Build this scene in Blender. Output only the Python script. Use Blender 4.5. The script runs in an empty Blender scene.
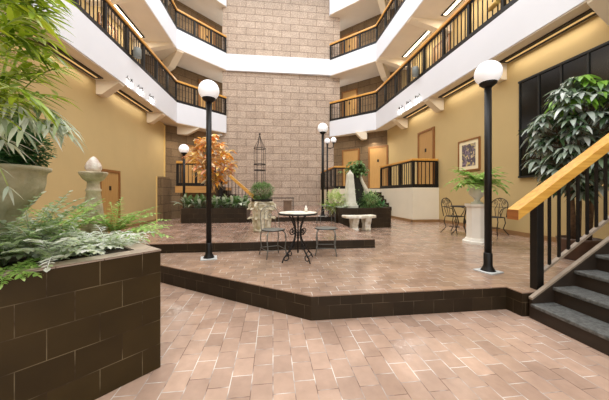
import bpy, bmesh, math, random
from mathutils import Vector, Matrix
random.seed(7)
PI = math.pi
col = bpy.context.scene.collection
V = Vector
ZUP = V((0, 0, 1))

# ------------------------------------------------------------------ materials
def lin(c):
    c /= 255.0
    return c / 12.92 if c <= 0.04045 else ((c + 0.055) / 1.055) ** 2.4
def rgb(r, g, b):
    return (lin(r), lin(g), lin(b), 1)

def base_mat(name):
    m = bpy.data.materials.new(name); m.use_nodes = True
    nt = m.node_tree
    return m, nt, nt.nodes['Principled BSDF'], nt.nodes.new, nt.links.new

def M(name, c, rough=.6, var=.12, scale=6, bump=0., metal=0., spec=.5, bscale=None, c2=None, emit=0.):
    """paint / stone / metal: colour mottled by noise, optional bump"""
    m, nt, p, N, L = base_mat(name)
    tc = N('ShaderNodeTexCoord')
    nz = N('ShaderNodeTexNoise'); nz.inputs['Scale'].default_value = scale; nz.inputs['Detail'].default_value = 5
    L(tc.outputs['Object'], nz.inputs['Vector'])
    mx = N('ShaderNodeMix'); mx.data_type = 'RGBA'
    a = rgb(*c)
    b = rgb(*c2) if c2 else tuple(max(0, x * (1 - 2 * var)) for x in a[:3]) + (1,)
    mx.inputs[6].default_value = a; mx.inputs[7].default_value = b
    rp = N('ShaderNodeMapRange'); rp.inputs[1].default_value = .35; rp.inputs[2].default_value = .7
    L(nz.outputs['Fac'], rp.inputs[0]); L(rp.outputs[0], mx.inputs[0])
    L(mx.outputs[2], p.inputs['Base Color'])
    p.inputs['Roughness'].default_value = rough; p.inputs['Metallic'].default_value = metal
    p.inputs['Specular IOR Level'].default_value = spec
    if bump:
        n2 = N('ShaderNodeTexNoise'); n2.inputs['Scale'].default_value = bscale or scale * 4; n2.inputs['Detail'].default_value = 6
        L(tc.outputs['Object'], n2.inputs['Vector'])
        bp = N('ShaderNodeBump'); bp.inputs['Strength'].default_value = bump; bp.inputs['Distance'].default_value = .02
        L(n2.outputs['Fac'], bp.inputs['Height']); L(bp.outputs['Normal'], p.inputs['Normal'])
    if emit:
        L(mx.outputs[2], p.inputs['Emission Color']); p.inputs['Emission Strength'].default_value = emit
    return m

def brick(name, c1, c2, mortar, bw, rh, msize=.006, rough=.4, spec=.5, bump=.3, swap=False, mort2=None, mott=.25, mscale=3., grain=0., rvar=.0, offset=.5, smooth=.1):
    m, nt, p, N, L = base_mat(name)
    uv = N('ShaderNodeUVMap'); uv.uv_map = 'UVMap'
    mp = N('ShaderNodeMapping')
    if swap: mp.inputs['Rotation'].default_value = (0, 0, PI / 2)
    L(uv.outputs[0], mp.inputs[0])
    br = N('ShaderNodeTexBrick'); L(mp.outputs[0], br.inputs['Vector'])
    br.offset = offset
    br.inputs['Scale'].default_value = 1; br.inputs['Brick Width'].default_value = bw; br.inputs['Row Height'].default_value = rh
    br.inputs['Mortar Size'].default_value = msize; br.inputs['Mortar Smooth'].default_value = smooth
    br.inputs['Color1'].default_value = rgb(*c1); br.inputs['Color2'].default_value = rgb(*c2)
    br.inputs['Mortar'].default_value = rgb(*mortar)
    nz = N('ShaderNodeTexNoise'); nz.inputs['Scale'].default_value = mscale; nz.inputs['Detail'].default_value = 6
    L(mp.outputs[0], nz.inputs['Vector'])
    if mort2:
        n3 = N('ShaderNodeTexNoise'); n3.inputs['Scale'].default_value = 4.5; n3.inputs['Detail'].default_value = 3
        L(mp.outputs[0], n3.inputs['Vector'])
        r3 = N('ShaderNodeMapRange'); r3.inputs[1].default_value = .42; r3.inputs[2].default_value = .6
        L(n3.outputs['Fac'], r3.inputs[0])
        mm = N('ShaderNodeMix'); mm.data_type = 'RGBA'
        mm.inputs[6].default_value = rgb(*mort2); mm.inputs[7].default_value = rgb(*mortar)
        L(r3.outputs[0], mm.inputs[0]); L(mm.outputs[2], br.inputs['Mortar'])
    rp = N('ShaderNodeMapRange'); rp.inputs[1].default_value = .3; rp.inputs[2].default_value = .7
    rp.inputs[3].default_value = 1 - mott; rp.inputs[4].default_value = 1 + mott * .6
    L(nz.outputs['Fac'], rp.inputs[0])
    mu = N('ShaderNodeMix'); mu.data_type = 'RGBA'; mu.blend_type = 'MULTIPLY'; mu.inputs[0].default_value = 1
    L(br.outputs['Color'], mu.inputs[6]); L(rp.outputs[0], mu.inputs[7])
    out = mu.outputs[2]
    if grain:
        n4 = N('ShaderNodeTexNoise'); n4.inputs['Scale'].default_value = 14; n4.inputs['Detail'].default_value = 8
        L(mp.outputs[0], n4.inputs['Vector'])
        r4 = N('ShaderNodeMapRange'); r4.inputs[1].default_value = .3; r4.inputs[2].default_value = .7
        r4.inputs[3].default_value = 1 - grain; r4.inputs[4].default_value = 1 + grain
        L(n4.outputs['Fac'], r4.inputs[0])
        m4 = N('ShaderNodeMix'); m4.data_type = 'RGBA'; m4.blend_type = 'MULTIPLY'; m4.inputs[0].default_value = 1
        L(out, m4.inputs[6]); L(r4.outputs[0], m4.inputs[7]); out = m4.outputs[2]
    L(out, p.inputs['Base Color'])
    if rvar:
        rr = N('ShaderNodeMapRange'); rr.inputs[1].default_value = .35; rr.inputs[2].default_value = .65
        rr.inputs[3].default_value = rough - rvar; rr.inputs[4].default_value = rough + rvar
        L(nz.outputs['Fac'], rr.inputs[0]); L(rr.outputs[0], p.inputs['Roughness'])
    else:
        p.inputs['Roughness'].default_value = rough
    p.inputs['Specular IOR Level'].default_value = spec
    bp = N('ShaderNodeBump'); bp.inputs['Strength'].default_value = bump; bp.inputs['Distance'].default_value = .01; bp.invert = True
    if grain:
        ad = N('ShaderNodeMath'); ad.operation = 'ADD'
        L(br.outputs['Fac'], ad.inputs[0]); L(n4.outputs['Fac'], ad.inputs[1]); L(ad.outputs[0], bp.inputs['Height'])
    else:
        L(br.outputs['Fac'], bp.inputs['Height'])
    L(bp.outputs['Normal'], p.inputs['Normal'])
    return m

def leafmat(name, cols, rough=.45, trans=.25):
    """each leaf takes one of the given leaf colours"""
    m, nt, p, N, L = base_mat(name)
    g = N('ShaderNodeNewGeometry'); cr = N('ShaderNodeValToRGB')
    e = cr.color_ramp.elements
    n = len(cols)
    e[0].position = 0; e[0].color = rgb(*cols[0]); e[1].position = 1; e[1].color = rgb(*cols[-1])
    for i in range(1, n - 1):
        x = e.new(i / (n - 1)); x.color = rgb(*cols[i])
    L(g.outputs['Random Per Island'], cr.inputs[0]); L(cr.outputs[0], p.inputs['Base Color'])
    p.inputs['Roughness'].default_value = rough
    tr = N('ShaderNodeBsdfTranslucent'); L(cr.outputs[0], tr.inputs['Color'])
    ms = N('ShaderNodeMixShader'); ms.inputs[0].default_value = trans
    L(p.outputs[0], ms.inputs[1]); L(tr.outputs[0], ms.inputs[2])
    L(ms.outputs[0], nt.nodes['Material Output'].inputs['Surface'])
    return m

def woodmat(name, c1, c2, axis=0, rough=.35):
    m, nt, p, N, L = base_mat(name)
    tc = N('ShaderNodeTexCoord'); mp = N('ShaderNodeMapping')
    sc = [18, 18, 18]; sc[axis] = 1.2
    mp.inputs['Scale'].default_value = sc
    L(tc.outputs['Object'], mp.inputs[0])
    nz = N('ShaderNodeTexNoise'); nz.inputs['Scale'].default_value = 1.6; nz.inputs['Detail'].default_value = 6
    L(mp.outputs[0], nz.inputs['Vector'])
    mx = N('ShaderNodeMix'); mx.data_type = 'RGBA'; mx.inputs[6].default_value = rgb(*c1); mx.inputs[7].default_value = rgb(*c2)
    rp = N('ShaderNodeMapRange'); rp.inputs[1].default_value = .35; rp.inputs[2].default_value = .68
    L(nz.outputs['Fac'], rp.inputs[0]); L(rp.outputs[0], mx.inputs[0]); L(mx.outputs[2], p.inputs['Base Color'])
    p.inputs['Roughness'].default_value = rough
    return m

def emis(name, c, s):
    m, nt, p, N, L = base_mat(name)
    p.inputs['Base Color'].default_value = rgb(*c); p.inputs['Emission Color'].default_value = rgb(*c)
    p.inputs['Emission Strength'].default_value = s
    return m

TILE_C1, TILE_C2 = (194, 162, 140), (170, 141, 122)
mat = {}
mat['tile'] = brick('paver_tiles', TILE_C1, TILE_C2, (222, 214, 204), .205, .148, .0032, .17, .5, .3, swap=True, mort2=(132, 106, 92), mott=.2, mscale=2.2, rvar=.08, grain=.06)
mat['tile_across'] = brick('paver_tiles_across', (170, 140, 117), (152, 125, 106), (204, 194, 182), .205, .14, .004, .18, .5, .3, swap=False, mort2=(134, 108, 94), mott=.2, mscale=2.2, rvar=.08, grain=.06)
mat['tile_deep'] = brick('paver_tiles_deep', (160, 128, 109), (144, 115, 99), (192, 182, 170), .205, .148, .005, .2, .5, .3, swap=True, mort2=(134, 106, 94), mott=.2, mscale=2.2, rvar=.08, grain=.06)
mat['riser'] = brick('glazed_brown_brick', (54, 42, 28), (44, 34, 22), (92, 78, 60), .235, .15, .003, .42, .2, .25, mort2=(54, 40, 28), mott=.25, mscale=3)
mat['planter_brick'] = brick('glazed_planter_brick', (62, 48, 24), (54, 41, 20), (118, 104, 78), .25, .182, .0022, .42, .22, .25, mort2=(56, 42, 27), mott=.25, mscale=3)
mat['cap_tile'] = brick('planter_cap_tile', (176, 158, 142), (158, 138, 122), (120, 100, 84), .235, .3, .004, .32, .5, .2, mott=.25, mscale=5)
mat['stone_brick'] = brick('split_face_stone', (184, 164, 146), (174, 154, 136), (126, 106, 92), 1.05, .41, .022, .85, .2, .9, mott=.12, mscale=2.2, grain=.28, smooth=.8)
mat['brown_brick'] = brick('brown_split_brick', (126, 103, 76), (114, 93, 68), (76, 60, 44), .8, .4, .014, .85, .2, .6, mott=.18, mscale=1.5, grain=.15, smooth=.5)
mat['yellow'] = M('ochre_wall_paint', (194, 168, 116), .75, .03, 1.2, .06, bscale=60)
mat['cream'] = M('cream_wall_paint', (228, 216, 192), .7, .03, 1.5, .05, bscale=60)
mat['white'] = M('white_fascia_paint', (222, 222, 226), .55, .02, .8, .03, bscale=50)
mat['soffit'] = M('taupe_soffit_paint', (224, 210, 190), .7, .03, 1.5)
mat['beam'] = M('beam_paint', (230, 214, 188), .7, .03, 1.5)
mat['dark'] = M('dark_bronze_metal', (26, 21, 16), .45, .2, 8, spec=.3)
mat['iron'] = M('wrought_iron', (38, 32, 28), .5, .2, 14, metal=.3)
mat['grey_iron'] = M('weathered_grey_iron', (126, 124, 116), .45, .2, 20, metal=.4)
mat['gold_wood'] = woodmat('oiled_oak', (218, 162, 76), (190, 128, 50), 1)
mat['gold_wood_x'] = woodmat('oiled_oak_stair', (226, 172, 78), (196, 136, 50), 0)
mat['end_wood'] = woodmat('oak_end_grain', (168, 104, 52), (126, 76, 38), 1)
mat['door'] = woodmat('veneered_door', (184, 142, 84), (170, 128, 72), 2, .45)
mat['door_frame'] = woodmat('door_casing', (146, 96, 44), (122, 78, 34), 2, .5)
mat['tan_wood'] = woodmat('landing_fascia_board', (196, 148, 84), (176, 126, 66), 0, .5)
mat['black'] = M('black_glass', (12, 14, 11), .16, .2, 2, spec=.5)
mat['black_frame'] = M('black_window_frame', (20, 22, 18), .4, .2, 4)
mat['globe'] = emis('opal_globe_glass', (250, 250, 252), .28)
mat['stone'] = M('weathered_stone', (212, 196, 168), .9, .2, 9, .5, c2=(156, 142, 112))
mat['pale_stone'] = M('pale_cast_stone', (222, 218, 202), .8, .1, 5, .06, c2=(198, 194, 174))
mat['mossy'] = M('mossy_urn_stone', (184, 176, 148), .9, .2, 7, .5, c2=(140, 138, 104))
mat['capital'] = M('antique_capital_stone', (232, 224, 202), .9, .2, 10, .5, c2=(176, 164, 124))
mat['shell'] = M('shell_plaster', (238, 230, 216), .7, .2, 14, .4, c2=(186, 150, 130))
mat['plaster_white'] = M('white_plaster', (238, 230, 216), .6, .04, 4)
mat['bench'] = M('white_stone', (240, 234, 222), .75, .08, 8, .12, c2=(188, 172, 140))
mat['soil'] = M('dark_potting_soil', (58, 44, 32), .95, .3, 20, .8)
mat['stair_brown'] = M('stair_brown_paint', (50, 38, 27), .5, .15, 5)
mat['tread'] = M('worn_tread_stone', (108, 108, 104), .55, .3, 30, .3, c2=(60, 58, 54))
mat['string_edge'] = M('stringer_edge', (150, 132, 112), .5, .1, 5)
mat['plate'] = M('zinc_base_plate', (206, 206, 202), .5, .12, 12)
mat['grey_fix'] = M('grey_fixture_enamel', (120, 122, 116), .5, .1, 10)
mat['brass'] = M('brass_fixture', (196, 160, 84), .35, .1, 8, metal=.4)
mat['dim_strip'] = emis('dim_lamp_strip', (220, 186, 128), .6)
mat['slot'] = M('dark_light_slot', (44, 32, 22), .7, .1, 5)
mat['warm_light'] = emis('warm_lamp_strip', (255, 238, 200), 7)
mat['pic_mat'] = M('picture_mount', (236, 220, 180), .8, .02, 5)
mat['base_board'] = M('baseboard_paint', (150, 112, 70), .6, .08, 5)
mat['trim_yellow'] = M('yellow_trim', (224, 190, 120), .6, .04, 3)
mat['bark'] = M('brown_bark', (112, 86, 60), .9, .25, 20, .6)
mat['dark_bark'] = M('dark_mossy_bark', (48, 44, 32), .95, .3, 24, .8)
mat['pale_bark'] = M('pale_driftwood', (226, 214, 190), .8, .12, 14, .5)
mat['box_brown'] = M('brown_box_wood', (124, 98, 76), .7, .15, 8)
mat['pot'] = M('brown_glazed_pot', (88, 62, 44), .4, .15, 6)
mat['bamboo'] = leafmat('bamboo_palm_leaf', [(70, 104, 16), (150, 180, 34), (206, 222, 66), (112, 146, 24), (228, 236, 150), (84, 116, 20), (176, 200, 44)], trans=.3)
mat['bamboo_pale'] = leafmat('pale_lower_leaf', [(176, 192, 140), (232, 238, 218), (98, 126, 60), (246, 248, 240), (210, 220, 184)], trans=.3)
mat['box'] = leafmat('boxwood_leaf', [(44, 92, 50), (78, 128, 72), (56, 108, 58), (108, 152, 92)])
mat['box2'] = leafmat('topiary_leaf', [(84, 114, 58), (118, 150, 86), (146, 174, 110), (94, 126, 68)])
mat['fern'] = leafmat('green_fern_leaf', [(128, 170, 72), (164, 200, 100), (192, 216, 128), (116, 156, 66)], trans=.4)
mat['silver'] = leafmat('silver_fern_leaf', [(222, 228, 206), (250, 251, 244), (188, 206, 150), (252, 252, 248), (240, 243, 228), (156, 184, 110)], trans=.5)
mat['silver_dark'] = leafmat('grey_green_leaf', [(112, 146, 82), (196, 210, 164), (140, 170, 102), (236, 240, 224), (90, 122, 64)], trans=.5)
mat['croton'] = leafmat('croton_leaf', [(250, 170, 50), (254, 222, 130), (254, 248, 230), (236, 136, 64), (254, 216, 100), (254, 244, 220), (244, 200, 124)], trans=.2)
mat['dief'] = leafmat('striped_leaf', [(62, 92, 44), (120, 150, 88), (232, 236, 216), (80, 110, 56), (100, 130, 70), (206, 216, 180)], trans=.3)
mat['lime'] = leafmat('lime_leaf', [(190, 206, 120), (222, 228, 168), (164, 186, 100), (238, 238, 200)], trans=.4)
mat['midgreen'] = leafmat('mid_green_leaf', [(92, 128, 70), (126, 160, 94), (156, 184, 120), (78, 110, 58)], trans=.35)
mat['rubber'] = leafmat('umbrella_tree_leaf', [(46, 66, 40), (72, 96, 60), (160, 172, 152), (54, 78, 46), (214, 220, 210), (88, 114, 70)], rough=.25, trans=.2)  # pale greys paint the white shine of the leaves into their colour
mat['rubber_new'] = leafmat('umbrella_tree_new_leaf', [(112, 160, 48), (140, 182, 66), (96, 140, 44)], rough=.3)
mat['trellis'] = M('rusty_trellis_wire', (58, 44, 34), .7, .2, 12)

def artmat():
    m, nt, p, N, L = base_mat('flower_print')
    tc = N('ShaderNodeTexCoord')
    vo = N('ShaderNodeTexVoronoi'); vo.inputs['Scale'].default_value = 16
    L(tc.outputs['Object'], vo.inputs['Vector'])
    cr = N('ShaderNodeValToRGB'); e = cr.color_ramp.elements
    e[0].color = rgb(74, 66, 72); e[1].color = rgb(214, 196, 150)
    for pos, c in ((.3, (96, 82, 96)), (.5, (86, 84, 80)), (.7, (142, 122, 138)), (.85, (196, 176, 110))):
        x = e.new(pos); x.color = rgb(*c)
    sep = N('ShaderNodeSeparateColor'); L(vo.outputs['Color'], sep.inputs[0]); L(sep.outputs[0], cr.inputs[0])
    L(cr.outputs[0], p.inputs['Base Color']); p.inputs['Roughness'].default_value = .35
    return m
mat['art'] = artmat()

# ------------------------------------------------------------------ mesh builder
class MB:
    def __init__(s): s.bm = bmesh.new()
    def poly(s, pts):
        try: return s.bm.faces.new([s.bm.verts.new(p) for p in pts])
        except ValueError: return None
    def box(s, c, size, rz=0, R=None):
        R = R or Matrix.Rotation(rz, 3, 'Z'); c = V(c); h = V(size) / 2
        v = [s.bm.verts.new(c + R @ V((x * h.x, y * h.y, z * h.z))) for x in (-1, 1) for y in (-1, 1) for z in (-1, 1)]
        for f in ((0, 1, 3, 2), (4, 6, 7, 5), (0, 4, 5, 1), (2, 3, 7, 6), (0, 2, 6, 4), (1, 5, 7, 3)):
            s.bm.faces.new([v[i] for i in f])
        return s
    def b(s, x0, x1, y0, y1, z0, z1):
        return s.box(((x0 + x1) / 2, (y0 + y1) / 2, (z0 + z1) / 2), (x1 - x0, y1 - y0, z1 - z0))
    def prism(s, pts, z0, z1):
        """vertical prism over a plan polygon"""
        n = len(pts)
        lo = [s.bm.verts.new((p[0], p[1], z0)) for p in pts]; hi = [s.bm.verts.new((p[0], p[1], z1)) for p in pts]
        s.bm.faces.new(hi); s.bm.faces.new(lo[::-1])
        for i in range(n):
            j = (i + 1) % n; s.bm.faces.new((lo[i], lo[j], hi[j], hi[i]))
        return s
    def slab(s, pts, off):
        """polygon of 3-D points extruded by an offset vector"""
        off = V(off); n = len(pts)
        a = [s.bm.verts.new(V(p)) for p in pts]; b = [s.bm.verts.new(V(p) + off) for p in pts]
        s.bm.faces.new(a); s.bm.faces.new(b[::-1])
        for i in range(n):
            j = (i + 1) % n; s.bm.faces.new((a[j], a[i], b[i], b[j]))
        return s
    def tube(s, pts, r, n=8, closed=False, smooth=True):
        pts = [V(p) for p in pts]; m = len(pts); rings = []
        rr = r if isinstance(r, (list, tuple)) else [r] * m
        prev = None
        for i, p in enumerate(pts):
            a = pts[(i - 1) % m] if (closed or i > 0) else p; c = pts[(i + 1) % m] if (closed or i < m - 1) else p
            d = (c - a); d = d.normalized() if d.length > 1e-9 else ZUP
            if prev is None:
                ref = V((1, 0, 0)) if abs(d.x) < .9 else V((0, 1, 0)); u = d.cross(ref).normalized()
            else:
                u = prev - d * prev.dot(d); u = u.normalized() if u.length > 1e-6 else d.orthogonal().normalized()
            prev = u; w = d.cross(u)
            rings.append([s.bm.verts.new(p + (u * math.cos(2 * PI * k / n) + w * math.sin(2 * PI * k / n)) * rr[i]) for k in range(n)])
        for i in range(m if closed else m - 1):
            A, B = rings[i], rings[(i + 1) % m]
            for k in range(n):
                f = s.bm.faces.new((A[k], A[(k + 1) % n], B[(k + 1) % n], B[k])); f.smooth = smooth
        if not closed:
            s.bm.faces.new(rings[0][::-1]); s.bm.faces.new(rings[-1])
        return s
    def lathe(s, prof, n=24, c=(0, 0), smooth=True, flute=0, rot=0):
        rings = []
        for r, z in prof:
            ring = []
            for k in range(n):
                a = 2 * PI * k / n + rot; q = r * (1 + (flute * math.cos(a * 12) if flute else 0))
                ring.append(s.bm.verts.new((c[0] + q * math.cos(a), c[1] + q * math.sin(a), z)))
            rings.append(ring)
        for A, B in zip(rings, rings[1:]):
            for k in range(n):
                f = s.bm.faces.new((A[k], A[(k + 1) % n], B[(k + 1) % n], B[k])); f.smooth = smooth
        s.bm.faces.new(rings[0][::-1]); s.bm.faces.new(rings[-1])
        return s
    def sphere(s, c, r, n=24, m=14, sz=1.0):
        prof = [(max(1e-4, r * math.sin(PI * i / m)), c[2] - r * sz * math.cos(PI * i / m)) for i in range(m + 1)]
        return s.lathe(prof, n, (c[0], c[1]))
    def leaf(s, p, d, L, W, droop=.3, n=4, fold=.25, up=ZUP, tip=1.0):
        d = d.normalized(); side = d.cross(up)
        side = side.normalized() if side.length > 1e-3 else V((1, 0, 0))
        nrm = side.cross(d); rows = []
        for i in range(n + 1):
            t = i / n
            c = p + d * (L * t) - ZUP * (droop * L * t * t)
            w = W * .5 * (math.sin(PI * min(1, t ** .75 * .97 + .02)) ** tip)
            mid = s.bm.verts.new(c - nrm * (fold * w))
            if i == n: rows.append((mid,))
            else: rows.append((s.bm.verts.new(c - side * w), mid, s.bm.verts.new(c + side * w)))
        for a, b in zip(rows, rows[1:]):
            if len(b) == 3:
                for k in (0, 1):
                    f = s.bm.faces.new((a[k], a[k + 1], b[k + 1], b[k])); f.smooth = True
            else:
                for k in (0, 1):
                    f = s.bm.faces.new((a[k], a[k + 1], b[0])); f.smooth = True
        return s
    def frond(s, p, az, el, L, ll, lw, n=12, arch=1.3, both=True, start=.15, ldroop=.25):
        """pinnate frond: leaflets along an arching midrib; returns the midrib"""
        pts = []; q = V(p); e = el; step = L / n
        for i in range(n + 1):
            pts.append(q.copy()); e2 = e - arch * (i / n)
            q = q + V((math.cos(az) * math.cos(e2), math.sin(az) * math.cos(e2), math.sin(e2))) * step
        for i in range(1, n + 1):
            t = i / n
            if t < start: continue
            d = (pts[i] - pts[i - 1]).normalized(); sd = d.cross(ZUP)
            sd = sd.normalized() if sd.length > 1e-3 else V((1, 0, 0))
            l = ll * (math.sin(PI * (.22 + .76 * (t - start) / (1 - start))) ** .8) + .006
            for sg in (-1, 1):
                s.leaf(pts[i], (sd * sg + d * random.uniform(.3, .7) + ZUP * random.uniform(-.35, .5)), l * random.uniform(.8, 1.15), lw, ldroop, 3, .2)
        s.leaf(pts[-1], pts[-1] - pts[-2], ll * .5, lw, .2, 3)
        return pts
    def build(s, name, m, parent=None, bevel=0, world=False, seg=2, merge=False):
        bm = s.bm
        if world and parent is not None:
            off = V(parent.location)
            for v in bm.verts: v.co -= off
        bmesh.ops.recalc_face_normals(bm, faces=bm.faces) if not getattr(s, 'flat', False) else None
        uvl = bm.loops.layers.uv.new('UVMap')
        for f in bm.faces:
            n = f.normal
            if n.length < 1e-6: f.normal_update(); n = f.normal
            if abs(n.z) > .7:
                for l in f.loops: l[uvl].uv = (l.vert.co.x, l.vert.co.y)
            else:
                h = math.hypot(n.x, n.y) or 1; tx, ty = -n.y / h, n.x / h
                for l in f.loops: l[uvl].uv = (l.vert.co.x * tx + l.vert.co.y * ty, l.vert.co.z)
        me = bpy.data.meshes.new(name); bm.to_mesh(me); bm.free()
        me.materials.append(m if not isinstance(m, str) else mat[m])
        o = bpy.data.objects.new(name, me); col.objects.link(o)
        if parent is not None: o.parent = parent
        if bevel:
            b = o.modifiers.new('Bevel', 'BEVEL'); b.width = bevel; b.segments = seg; b.limit_method = 'ANGLE'; b.angle_limit = .6
        return o

def thing(name, label, cat, loc=(0, 0, 0), rz=0, group=None):
    o = bpy.data.objects.new(name, None); col.objects.link(o)
    o.empty_display_size = .1
    o.location = loc; o.rotation_euler = (0, 0, rz); o['label'] = label; o['category'] = cat
    if group: o['group'] = group
    return o
def tag(o, label, cat, group=None):
    o['label'] = label; o['category'] = cat
    if group: o['group'] = group
    return o
def struct(o):
    o['kind'] = 'structure'; return o
def dup(root, loc, rz, label, group=None):
    r = root.copy(); col.objects.link(r); r.location = loc; r.rotation_euler = (0, 0, rz); r['label'] = label
    if group: r['group'] = group
    for ch in list(root.children):
        c = ch.copy(); col.objects.link(c); c.parent = r
        for g in list(ch.children):
            d = g.copy(); col.objects.link(d); d.parent = c
    return r

# ------------------------------------------------------------------ camera
F, HOR, HC = 262.0, 193.0, 1.33
PHI = math.atan(31.5 / F); SP, CP = math.sin(PHI), math.cos(PHI)
cam = bpy.data.cameras.new('camera'); co = bpy.data.objects.new('camera', cam); col.objects.link(co)
cam.sensor_width = 36; cam.lens = 36 * F / 609.0
cam.shift_y = -(200 - HOR) / 609.0
co.location = (0, 0, HC); co.rotation_euler = (PI / 2, 0, -PHI)
cam.clip_start = .02
bpy.context.scene.camera = co
def at(px, py, d):
    """place in the hall seen along a sight line at distance d"""
    u = (px - 304.5) / F
    return V((d * (SP + u * CP), d * (CP - u * SP), HC + (HOR - py) / F * d))

# ------------------------------------------------------------------ the setting
Z1, Z2, Z3 = .26, .43, .58
XL, XR = -5.4, 6.1
def face_mb(): return MB()

f = MB(); f.poly([(-5.5, -5, 0), (8, -5, 0), (8, 17, 0), (-5.5, 17, 0)])
struct(f.build('floor', 'tile'))

P1 = [(-5.0, 6.43), (.395, 2.70), (2.65, 2.70), (2.66, 2.50), (6.1, 2.50), (6.1, 14), (-5.0, 14)]
# platform: brown glazed risers below, paver top above
def platform(pts, z0, z1, top, name):
    rb = MB(); rb.prism(pts, z0, z1 - .012); o = struct(rb.build(name, 'riser'))
    tb = MB(); tb.prism(pts, z1 - .012, z1); tb.build('paving', top, o)
    return o
P1 = [(-3.3, 5.26), (.395, 2.70), (2.65, 2.70), (2.66, 2.52), (6.1, 2.52), (6.1, 13.4), (3.7, 15.75), (-3.3, 15.75)]
platform(P1, 0, Z1, 'tile_across', 'platform')
P2 = [(-3.3, 4.92), (1.98, 4.92), (1.98, 7.70), (1.9, 7.70), (1.9, 8.25), (-3.3, 8.25)]
platform(P2, Z1, Z2, 'tile_deep', 'platform')
P3 = [(-2.72, 8.25), (3.6, 8.25), (3.6, 15.7), (-2.72, 15.7)]
platform(P3, Z1, Z3, 'tile_deep', 'platform')

# ground storey walls
w = MB(); w.b(XL - .25, XL, -5, 13.85, 0, 4.8); struct(w.build('wall_left', 'yellow'))
w = MB(); w.b(XR, XR + .25, -5, 13.45, 0, 4.8); struct(w.build('wall_right', 'yellow'))
w = MB(); w.prism([(XL - .1, 13.85), (-3.4, 15.85), (-3.4, 16.1), (XL - .3, 14.05)], 0, 4.78); struct(w.build('wall_chamfer_left', 'brown_brick'))
w = MB(); w.prism([(XR + .1, 13.35), (3.7, 15.75), (3.7, 16.1), (XR + .35, 13.5)], 0, 4.78); struct(w.build('wall_chamfer_right', 'brown_brick'))
w = MB(); w.b(-2.93, 4.08, 15.75, 16.1, 0, 13.5); w.b(-3.45, -2.9, 15.8, 16.1, 0, 4.7)
struct(w.build('wall_back', 'stone_brick'))
# low brick pier at the end of the left wall, with a yellow corner trim above it
w = MB(); w.b(XL, XL + .28, 12.95, 13.85, 0, 2.1); struct(w.build('trim_1', 'brown_brick'))
w = MB(); w.b(XL, XL + .05, 12.9, 12.96, 0, 2.1); w.b(XL, XL + .05, 13.78, 13.86, 2.1, 4.7); struct(w.build('trim_2', 'trim_yellow'))
w = MB(); w.b(XL, XL + .02, -2, 12.9, 0, .12); struct(w.build('baseboard_left', 'base_board'))
w = MB(); w.b(XR - .02, XR, 2.6, 9.0, Z1, Z1 + .11); struct(w.build('baseboard_right', 'base_board'))

# balcony storeys
LX, LCY, LT = -4.72, 13.62, 2.02           # left fascia plane, its corner and the length of the chamfer
RX, RCY, RT = 5.48, 13.48, 2.06
lend = (LX + LT, LCY + LT); rend = (RX - RT, RCY + RT)
levels = [(4.79, 5.82, 4.71, 5.66), (8.46, 9.45, 8.40, 9.35), (12.15, 13.2, 12.1, 13.15)]
for k, (lb, lt, rb_, rt) in enumerate(levels):
    s = MB(); s.prism([(LX, -4.9), (LX, LCY), lend, (lend[0], 16.2), (-2.95, 18.6), (-8, 18.6), (-8, -4.9)], lb + .03, lt)
    o = struct(s.build('balcony_slab', 'white'))
    s = MB(); s.prism([(LX - .02, -4.9), (LX - .02, LCY), (lend[0] - .03, lend[1] - .01), (lend[0] - .03, 16.2), (-2.95, 18.6), (-8, 18.6), (-8, -4.9)], lb, lb + .03)
    struct(s.build('ceiling', 'soffit'))
    s = MB(); s.prism([(RX, -4.9), (RX, RCY), rend, (rend[0], 16.2), (4.1, 18.6), (9, 18.6), (9, -4.9)], rb_ + .03, rt)
    struct(s.build('balcony_slab', 'white'))
    s = MB(); s.prism([(RX + .02, -4.9), (RX + .02, RCY), (rend[0] + .03, rend[1] - .01), (rend[0] + .03, 16.2), (4.1, 18.6), (9, 18.6), (9, -4.9)], rb_, rb_ + .03)
    struct(s.build('ceiling', 'soffit'))
    if k < 2:   # corridor walls behind the rails
        nl, nr = levels[k + 1][0], levels[k + 1][2]
        w = MB(); w.b(-6.75, -6.5, -4.9, 14.3, lt, nl); struct(w.build('wall_left', 'yellow'))
        w = MB(); w.prism([(-6.5, 14.3), (-2.95, 17.85), (-2.95, 18.1), (-6.75, 14.3)], lt, nl); struct(w.build('wall_chamfer_left', 'brown_brick'))
        w = MB(); w.b(7.3, 7.55, -4.9, 14.2, rt, nr); struct(w.build('wall_right', 'yellow'))
        w = MB(); w.prism([(7.3, 14.2), (4.1, 17.4), (4.1, 17.65), (7.55, 14.2)], rt, nr); struct(w.build('wall_chamfer_right', 'brown_brick'))
# bridge band across the stone wall at the second storey
s = MB(); s.prism([(lend[0] - .0, lend[1]), (rend[0], rend[1]), (rend[0] + .1, 15.9), (lend[0] - .1, 15.9)], 8.46, 9.42); struct(s.build('bridge_fascia', 'white'))

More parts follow.
